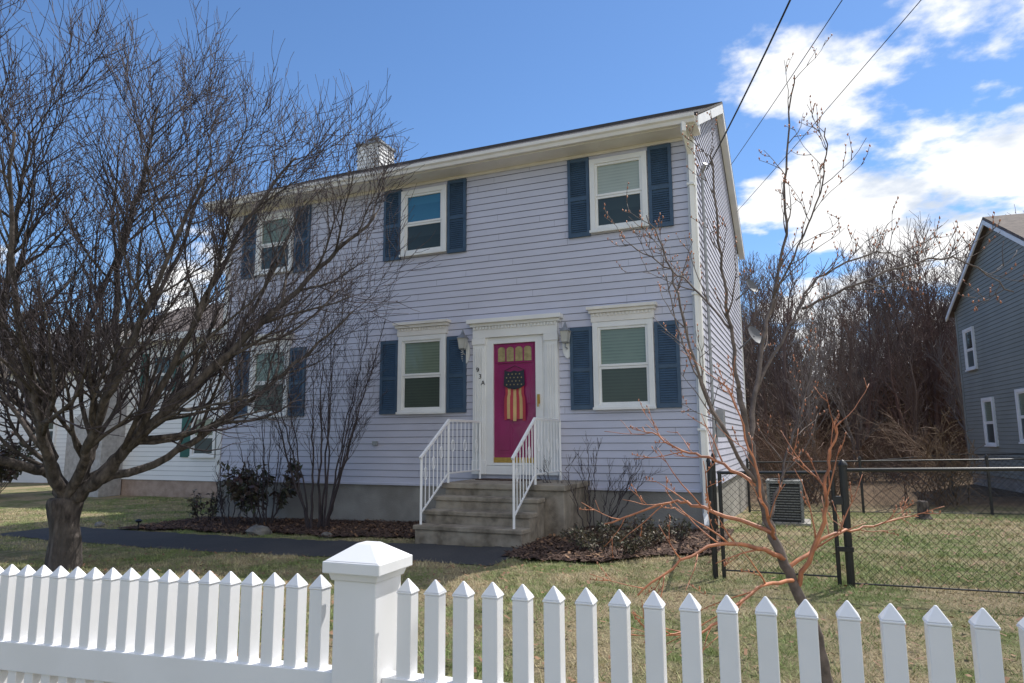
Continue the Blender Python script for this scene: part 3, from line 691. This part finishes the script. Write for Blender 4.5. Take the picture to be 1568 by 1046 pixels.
# young tree behind the picket fence
rg = random.Random(5); mb = MB(); F1 = 3.5
def S(r, z, d=0): return site(r, F1 + d, z)
c2 = dict(n=[10, 3], len=[.32, .12], seg=[5, 3], sides=[5, 4], ang=(28, 60), up0=.15, up=.12, wig=.24, rmin=.0022, rmax=[.006, .0032], mats=['twig_brown', 'twig_brown'], s0=.2, bud='twig_red')
c3 = dict(c2, mats=['twig_red', 'twig_red'], up=.06, wig=.15, n=[8, 2], rmin=.0028)
limb(mb, [S(1.56, .05), S(1.53, .25), S(1.459, .59), S(1.36, .835), S(1.275, 1.086, .02), S(1.23, 1.28), S(1.2, 1.5), S(1.156, 1.75, -.02)], .036, .014, dict(c2, n=[0]), rg, 'twig_brown', 10, .008)
j1 = S(1.156, 1.75, -.02)
for P, a, b2, cc, k in [
    ([j1, S(1.12, 2.05, -.05), S(1.07, 2.42, -.1), S(1.04, 2.86, -.12), S(1.06, 3.0, -.1)], .012, .003, c2, 'twig_brown'),
    ([S(1.2, 1.45), S(1.30, 1.85, .1), S(1.423, 2.25, .15), S(1.511, 2.6, .15), S(1.52, 3.04, .1), S(1.60, 3.52, .1)], .015, .0035, c2, 'twig_brown'),
    ([S(1.28, 1.74, .08), S(1.55, 2.15, .2), S(1.738, 2.39, .3), S(2.09, 2.54, .3), S(2.25, 2.5, .3)], .010, .003, c2, 'twig_brown'),
    ([S(1.60, 2.2, .2), S(1.9, 2.33, 0), S(2.26, 2.40, -.1), S(2.54, 2.22, -.1)], .008, .003, c2, 'twig_brown'),
    ([S(1.22, 1.28), S(1.02, 1.57, -.1), S(.865, 1.94, -.2), S(.78, 2.3, -.25), S(.68, 2.6, -.2)], .011, .003, c2, 'twig_brown'),
    ([S(1.12, 2.05, -.05), S(.98, 2.3, .1), S(.85, 2.45, .2), S(.66, 2.6, .3)], .007, .003, c2, 'twig_brown'),
    ([S(1.42, 2.25, .15), S(1.52, 2.5, 0), S(1.62, 2.8, -.1), S(1.66, 3.1, -.1)], .006, .003, c2, 'twig_brown'),
    ([S(1.34, .90), S(1.09, .99, -.1), S(.83, .96, -.2), S(.566, .80, -.3)], .014, .004, c3, 'twig_red'),
    ([S(1.30, 1.02), S(.997, 1.13, .15), S(.85, 1.15, .3), S(.50, 1.02, .4)], .013, .004, c3, 'twig_red'),
    ([S(1.24, 1.25), S(1.05, 1.38, .1), S(.88, 1.45, .2), S(.72, 1.55, .3)], .011, .003, c3, 'twig_red'),
    ([S(1.385, .75), S(1.503, 1.086, -.1), S(1.52, 1.35, -.15), S(1.57, 1.57, -.2)], .014, .004, c3, 'twig_red'),
    ([S(1.36, .85), S(1.61, .99, .1), S(1.85, 1.03, .2), S(2.2, 1.07, .3)], .012, .003, c3, 'twig_red'),
    ([S(1.28, 1.1), S(1.45, 1.35, .2), S(1.62, 1.7, .3), S(1.72, 2.0, .3)], .009, .003, c2, 'twig_brown'),
    ([S(1.38, .8), S(1.1, .82, -.3), S(.8, .7, -.5), S(.62, .72, -.6)], .011, .003, c3, 'twig_red'),
    ([S(1.30, 1.0), S(1.18, 1.2, -.2), S(1.1, 1.5, -.25), S(1.0, 1.75, -.3)], .009, .003, c3, 'twig_red'),
    ([S(1.25, 1.2), S(1.12, 1.65, .3), S(1.0, 2.1, .5), S(.95, 2.5, .6)], .008, .003, c2, 'twig_brown')]:
    limb(mb, P, a, b2, cc, rg, k, 7, .010)
mb.build('budding_fruit_tree', smooth=True)

def shrub(name, x, y, h, spread, nst, cfg, seed, r0=.018, mat_='twig', lim=True):
    rg = random.Random(seed); mb = MB(); z = gz(x)
    for i in range(nst):
        a = rg.random() * 2 * math.pi; s = spread * math.sqrt(rg.random()); hh = h * rg.uniform(.6, 1)
        b0 = Vector((x + .12 * math.cos(a), y + .12 * math.sin(a), z - .05))
        P = [b0, b0 + Vector((s * .35 * math.cos(a), s * .35 * math.sin(a), hh * .35)), b0 + Vector((s * .7 * math.cos(a), s * .7 * math.sin(a), hh * .7)), b0 + Vector((s * math.cos(a), s * math.sin(a), hh))]
        if lim:
            for q in P: q.y = min(q.y, -.15)
        limb(mb, P, r0 * rg.uniform(.7, 1.2), .004, cfg, rg, mat_, 6, .02)
    return mb
cs = dict(n=[8, 5, 3], len=[.75, .4, .2], seg=[5, 4, 3], sides=[4, 3, 3], ang=(20, 45), up0=.15, up=.1, wig=.14, rmin=.0035, rmax=[.010, .006, .004], mats=['twig'], s0=.3)
shrub('lilac', -7.35, -1.05, 3.7, 1.0, 12, cs, 3, .022).build('bare_lilac_shrub', smooth=True)
shrub('lilac', -8.6, -.9, 2.0, .7, 9, dict(cs, n=[6, 3], len=[.4, .2]), 4, .014).build('bare_shrub', smooth=True)
shrub('b', -2.85, -.75, 1.35, .75, 12, dict(cs, n=[6, 4], len=[.35, .18]), 8, .010).build('bare_shrub', smooth=True)
shrub('b', -9.3, -1.0, 1.2, .6, 9, dict(cs, n=[5, 3], len=[.3, .18]), 9, .010).build('bare_shrub', smooth=True)
def leafy(name, x, y, h, w, n, k, size, seed, stems=9, lim=True):
    rg = random.Random(seed); mb = shrub('', x, y, h * .85, w * .8, stems, dict(cs, n=[5, 3], len=[.25 * h, .12 * h]), seed, .012, lim=lim)
    tips = [Vector(v) for v in mb.v[::3] if v[2] > gz(x) + h * .25]
    for i in range(n):
        c = rg.choice(tips) + rdir(rg) * .04
        d = (rdir(rg) + Vector((0, 0, -.3))).normalized(); u = d.cross(rdir(rg)).normalized(); s = size * rg.uniform(.6, 1.2)
        mb.add([c, c + d * s * .5 + u * s * .2, c + d * s, c + d * s * .5 - u * s * .2], [(0, 1, 2, 3)], k)
    mb.build(name)
leafy('rhododendron_shrub', -8.75, -.85, 1.35, .75, 1100, 'leaf', .13, 21)
leafy('low_evergreen_shrub', -2.15, -2.2, .42, .75, 2000, 'shrubleaf', .05, 22, 22)
leafy('low_evergreen_shrub', -10.3, -.6, .7, .3, 300, 'leaf', .08, 23)
leafy('low_evergreen_shrub', -1.75, -1.3, .45, .5, 700, 'shrubleaf', .05, 24, 14)
for i, (x, y, h) in enumerate(((-20.6, 1.6, 2.0), (-22.2, 1.2, 2.3), (-24.0, 1.0, 2.1), (-26, .8, 2.2))): leafy('evergreen_hedge_shrub', x, y, h, 1.2, 2200, 'leaf', .17, 40 + i, 16, lim=False)

for (x, y, s) in ((-7.95, -1.75, .17), (-11.9, -1.5, .08), (-6.6, -1.8, .07)):
    mb = MB(); rg = random.Random(int(x * 100)); vs = []; fs = []
    for i in range(6):
        for j in range(9):
            th = math.pi * (i + .5) / 6; ph = 2 * math.pi * j / 9; q = s * rg.uniform(.8, 1.15)
            vs.append((x + q * math.sin(th) * math.cos(ph) * 1.3, y + q * math.sin(th) * math.sin(ph), gz(x) + .03 + q * .7 * math.cos(th)))
    for i in range(5):
        for j in range(9): fs.append((i * 9 + j, (i + 1) * 9 + j, (i + 1) * 9 + (j + 1) % 9, i * 9 + (j + 1) % 9))
    fs.append(tuple(range(9))[::-1]); fs.append(tuple(range(45, 54))); mb.add(vs, fs, 'rock'); mb.build('field_stone', smooth=False)
for x, y in ((-10.6, -1.75),):
    mb = MB(); z = gz(x); mb.rod((x, y, z - .05), (x, y, z + .13), .010, 'black'); mb.tube([Vector((x, y, z + a)) for a in (.13, .14, .16, .19)], [.035, .04, .065, .015], 12, 'black'); mb.build('path_light')

# ------------------------------------------------------------------ neighbour house, right
nh = empty('neighbor_gray_house'); NM = Matrix.Translation((5.15, 11.9, 0)) @ Matrix.Rotation(math.radians(6.3), 4, 'Z')
hd = 3.64; ez, rz = 5.50, 7.46; nz0 = .35
mb = MB(); mb.M = NM @ Matrix.Rotation(math.radians(-90), 4, 'Z')
def g2(z):
    if z <= ez: return (-hd, hd)
    d = (z - ez) / ((rz - ez) / hd); return (-hd + d, hd - d)
siding(mb, nz0, rz, .115, g2, 'nsiding', 'nlip', .014, False)
window(mb, -2.55, 3.5, 4.8, .85, 'glassdark', 'screen'); window(mb, -1.55, 1.2, 2.6, .85, 'blind_green', 'screen'); window(mb, .9, 1.3, 2.7, .85, 'blind_green', 'screen')
mb.box(-hd - .02, -hd + .1, -.03, 0, nz0, ez, 'nsiding'); mb.box(hd - .1, hd + .02, -.03, 0, nz0, ez, 'trim')
mb.build('gable_wall', nh)
mb = MB(); mb.M = NM
mb.prism([(-hd, nz0), (hd, nz0), (hd, ez), (0, rz), (-hd, ez)], 'x', .01, 11, 'nsiding'); mb.box(.02, 11, -hd + .02, hd - .02, -.4, nz0 - .002, 'concrete')
sl = (rz - ez) / hd
for sg in (-1, 1):
    a = sg * (hd + .3); za = ez - .3 * sl
    mb.prism([(a, za + .03), (0, rz + .03), (0, rz + .12), (a, za + .12)], 'x', -.20, 11.3, 'brownroof')
    mb.prism([(a, za - .10), (0, rz - .10), (0, rz + .028), (a, za + .028)], 'x', -.22, -.18, 'trim')
mb.build('body_and_roof', nh)
# ------------------------------------------------------------------ neighbour house, left (white)
wh = empty('neighbor_white_house')
mb = MB(); mb.M = Matrix.Translation((-19.8, 3.7, 0))
siding(mb, .42, 4.5, .13, lambda z: (0, 9), 'wsiding', 'wlip', .014, False)
for xc in (3.0, 6.4): 
    window(mb, xc, 2.8, 4.0, .9, 'glassdark', 'screen')
    mb.box(xc - .83, xc - .47, -.05, -.016, 2.8, 4.0, 'greenshut'); mb.box(xc + .47, xc + .83, -.05, -.016, 2.8, 4.0, 'greenshut')
for xc in (4.75,):
    window(mb, xc, 1.05, 2.2, .9, 'blind_green', 'screen'); mb.box(xc - .83, xc - .47, -.05, -.016, 1.05, 2.2, 'greenshut'); mb.box(xc + .47, xc + .83, -.05, -.016, 1.05, 2.2, 'greenshut')
mb.box(0, 9, 0.001, 7, .41, 4.5, 'wsiding'); mb.box(.02, 8.98, .02, 6.98, -.4, .409, 'nbrick')
mb.prism([(-.4, 4.38), (3.5, 6.1), (7.4, 4.38), (7.4, 4.5), (3.5, 6.23), (-.4, 4.5)], 'x', -.3, 9.3, 'brownroof')
mb.prism([(0.01, 4.4), (7, 4.4), (3.5, 6.0)], 'x', 0.005, 8.99, 'wsiding')
mb.box(-.3, 9.3, -.42, -.39, 4.3, 4.48, 'trim')
mb.build('body_and_roof', wh)
mb = MB(); mb.M = Matrix.Translation((-18.9, 3.0, 0))
mb.box(-.75, .75, 0, .68, -.3, 2.0, 'brick'); mb.prism([(-.75, 2.0), (.75, 2.0), (.75, 2.5), (.15, 2.5)], 'y', 0, .68, 'brick'); mb.box(.15, .75, 0, .68, 2.5, 4.9, 'brick')
mb.build('masonry_chimney', wh)
lh = empty('distant_white_house')
mb = MB(); mb.M = Matrix.Translation((-33, 6, 0)) @ Matrix.Rotation(math.radians(8), 4, 'Z')
siding(mb, .4, 4.2, .15, lambda z: (0, 9), 'wsiding', 'wlip', .014, False)
window(mb, 2, 1.3, 2.6, .9, 'glassdark', 'screen'); window(mb, 6.5, 1.3, 2.6, .9, 'glassdark', 'screen')
mb.box(0, 9, .001, 7, -.4, 4.2, 'wsiding'); mb.prism([(-.4, 4.1), (3.5, 6.2), (7.4, 4.1), (7.4, 4.2), (3.5, 6.35), (-.4, 4.2)], 'x', -.3, 9.3, 'roof'); mb.prism([(0.01, 4.15), (7, 4.15), (3.5, 6.1)], 'x', .005, 8.99, 'wsiding')
mb.build('body', lh)

# ------------------------------------------------------------------ woods
woods = empty('distant_bare_woods')
variants = []
for i in range(5):
    rg = random.Random(100 + i); mb = MB(); h = 12
    cw = dict(n=[17, 8, 4], len=[3.6, 1.8, 1.0], seg=[4, 3, 2], sides=[3, 3, 3], ang=(22, 52), up0=.2, up=.09, wig=.17, rmin=.019, rmax=[.065, .038, .025], mats=[('woods', 'woods2')[i % 2]], s0=.24)
    P = [Vector((0, 0, -.3)), Vector((rg.uniform(-.3, .3), rg.uniform(-.3, .3), 3)), Vector((rg.uniform(-.6, .6), rg.uniform(-.6, .6), 7)), Vector((rg.uniform(-.9, .9), rg.uniform(-.9, .9), h))]
    limb(mb, P, .20, .03, cw, rg, ('woods', 'woods2')[i % 2], 6, .05)
    o = mb.build('bare_tree_%d' % i, woods); variants.append(o.data); bpy.data.objects.remove(o)
bushes = []
for i in range(3):
    rg = random.Random(200 + i); mb = MB()
    cb = dict(n=[6, 4], len=[1.0, .5], seg=[3, 2], sides=[3, 3], ang=(25, 60), up0=.05, up=.02, wig=.25, rmin=.010, rmax=[.018, .013], mats=['brush'], s0=.2)
    for k in range(24):
        a = rg.random() * 6.28; s = rg.uniform(.2, 1.6); hh = rg.uniform(1.0, 2.6)
        b0 = Vector((rg.uniform(-.7, .7), rg.uniform(-.7, .7), -.1)); dv = Vector((s * math.cos(a), s * math.sin(a), 0))
        limb(mb, [b0, b0 + dv * .4 + Vector((0, 0, hh * .6)), b0 + dv + Vector((0, 0, hh))], .022, .01, cb, rg, 'brush', 3, .05)
    o = mb.build('bush_%d' % i, woods); bushes.append(o.data); bpy.data.objects.remove(o)
def inst(data, x, y, z, s, sz, rot, nm):
    o = bpy.data.objects.new(nm, data); scene.collection.objects.link(o); o.parent = woods
    o.location = (x, y, z); o.scale = (s, s, sz); o.rotation_euler = (0, 0, rot)
rg = random.Random(77)
cnt = 0
while cnt < 215:
    x = rg.uniform(-30, 42) if cnt % 4 == 0 else rg.uniform(-5, 26); y = rg.uniform(15, 60)
    if 3 < x < 19 and 6 < y < 19: continue
    if x < -3 and x > -.75 * (y + 10) and x < -.15 * (y + 10): continue
    sc = rg.uniform(.62, .98) * min(1.0, .36 + .0165 * y)
    inst(variants[rg.randrange(5)], x, y, gz(x, y), sc, sc, rg.random() * 6.28, 'bare_tree'); cnt += 1
for i in range(30):
    x = rg.uniform(-70, -38); y = rg.uniform(-8, 24); sc = rg.uniform(.5, .8)
    inst(variants[rg.randrange(5)], x, y, gz(x, y), sc, sc, rg.random() * 6.28, 'bare_tree')
for i in range(120):
    x = rg.uniform(-1, 28); y = rg.uniform(7.6, 28)
    if 3.4 < x < 18 and 6.5 < y < 17: continue
    sc = rg.uniform(.55, 1.0); inst(bushes[rg.randrange(3)], x, y, gz(x, y), sc, sc * rg.uniform(.7, 1.1), rg.random() * 6.28, 'bush')
for i in range(45):
    x = rg.uniform(-60, -24); y = rg.uniform(-3, 20)
    if -35 < x < -10 and 2 < y < 15: continue
    sc = rg.uniform(.7, 1.3); inst(bushes[rg.randrange(3)], x, y, gz(x, y), sc, sc, rg.random() * 6.28, 'bush')
for i in range(90):
    x = rg.uniform(-10, 40); y = rg.uniform(28, 56); sc = rg.uniform(1.4, 2.5); inst(bushes[rg.randrange(3)], x, y, gz(x, y), sc, sc, rg.random() * 6.28, 'bush')
rg = random.Random(9); mb = MB(); mb.tube([Vector((0, 0, -.2)), Vector((0, 0, 13))], [.2, .03], 6, 'woods')
for i in range(2600):
    z = rg.uniform(2.5, 13.2); rr = (13.6 - z) * .27 * math.sqrt(rg.random()) * (1 + .35 * math.sin(z * 4)); a = rg.random() * 6.28
    c = Vector((rr * math.cos(a), rr * math.sin(a), z - rr * .15)); d = Vector((math.cos(a), math.sin(a), rg.uniform(-.3, .3))); u = d.cross(rdir(rg)).normalized(); s = rg.uniform(.25, .5)
    mb.add([c, c + d * s + u * s * .3, c + d * s - u * s * .3], [(0, 1, 2)], 'pine')
o = mb.build('pine_tree'); o.location = (-21, 20, 0)
for (x, y, s) in ((-24, 24, .9), (-50, 20, .8)):
    q = bpy.data.objects.new('pine_tree', o.data); scene.collection.objects.link(q); q.location = (x, y, 0); q.scale = (s, s, s)

# ------------------------------------------------------------------ light and sky
EL, AZ = math.radians(53), math.radians(27)
sd = Vector((math.sin(AZ) * math.cos(EL), math.cos(AZ) * math.cos(EL), math.sin(EL)))
sl_ = bpy.data.lights.new('sun', 'SUN'); sl_.energy = 5.0; sl_.angle = math.radians(.5); sl_.color = (1, .965, .91)
so = bpy.data.objects.new('sun', sl_); scene.collection.objects.link(so); so.rotation_euler = sd.to_track_quat('Z', 'Y').to_euler()
w = bpy.data.worlds.new('World'); scene.world = w; w.use_nodes = True; nt = w.node_tree; N = nt.nodes; L = nt.links
bg = N['Background']; out = N['World Output']
sky = N.new('ShaderNodeTexSky'); sky.sky_type = 'NISHITA'; sky.sun_disc = False; sky.sun_elevation = EL; sky.sun_rotation = AZ; sky.air_density = 1.0; sky.dust_density = .1; sky.ozone_density = 4.0
tint = N.new('ShaderNodeMix'); tint.data_type = 'RGBA'; tint.blend_type = 'MULTIPLY'; tint.inputs[0].default_value = 1.0; tint.inputs[7].default_value = (.86, 1.02, 1.17, 1)
L.new(sky.outputs[0], tint.inputs[6]); L.new(tint.outputs[2], bg.inputs['Color']); bg.inputs['Strength'].default_value = .135
tc = N.new('ShaderNodeTexCoord'); sp = N.new('ShaderNodeSeparateXYZ'); L.new(tc.outputs['Generated'], sp.inputs[0])
def math_(op, a, b=None, c=None):
    n = N.new('ShaderNodeMath'); n.operation = op
    for i, q in enumerate((a, b, c)):
        if q is None: continue
        if isinstance(q, (int, float)): n.inputs[i].default_value = q
        else: L.new(q, n.inputs[i])
    return n.outputs[0]
zz = math_('ADD', math_('MAXIMUM', sp.outputs[2], 0.0), .18)
cb = N.new('ShaderNodeCombineXYZ'); L.new(math_('DIVIDE', sp.outputs[0], zz), cb.inputs[0]); L.new(math_('DIVIDE', sp.outputs[1], zz), cb.inputs[1]); cb.inputs[2].default_value = 1.3
n1 = N.new('ShaderNodeTexNoise'); n1.inputs['Scale'].default_value = 2.3; n1.inputs['Detail'].default_value = 9; n1.inputs['Roughness'].default_value = .56; L.new(cb.outputs[0], n1.inputs['Vector'])
def mr(s, a, b, c=0., d=1., sm=True):
    n = N.new('ShaderNodeMapRange'); n.interpolation_type = 'SMOOTHSTEP' if sm else 'LINEAR'
    n.inputs[1].default_value = a; n.inputs[2].default_value = b; n.inputs[3].default_value = c; n.inputs[4].default_value = d; L.new(s, n.inputs[0]); return n.outputs[0]
mx1 = mr(sp.outputs[0], -.16, .04, -.30, 0.05)
low = mr(sp.outputs[2], .18, .32, 1, 0)
lowl = math_('MULTIPLY', low, mr(sp.outputs[0], -.75, -.5, 1, .0))
bias = math_('MAXIMUM', mx1, math_('SUBTRACT', math_('MULTIPLY', lowl, .25), .27))
fac = mr(math_('ADD', n1.outputs['Fac'], bias), .455, .555)
n2 = N.new('ShaderNodeTexNoise'); n2.inputs['Scale'].default_value = 4.5; n2.inputs['Detail'].default_value = 6; L.new(cb.outputs[0], n2.inputs['Vector'])
cr = N.new('ShaderNodeMix'); cr.data_type = 'RGBA'; cr.inputs[6].default_value = (.60, .67, .78, 1); cr.inputs[7].default_value = (1, 1, 1, 1); L.new(mr(n2.outputs['Fac'], .32, .50), cr.inputs[0])
bg2 = N.new('ShaderNodeBackground'); L.new(cr.outputs[2], bg2.inputs[0]); bg2.inputs[1].default_value = 1.15
ms = N.new('ShaderNodeMixShader'); L.new(fac, ms.inputs[0]); L.new(bg.outputs[0], ms.inputs[1]); L.new(bg2.outputs[0], ms.inputs[2]); L.new(ms.outputs[0], out.inputs[0])
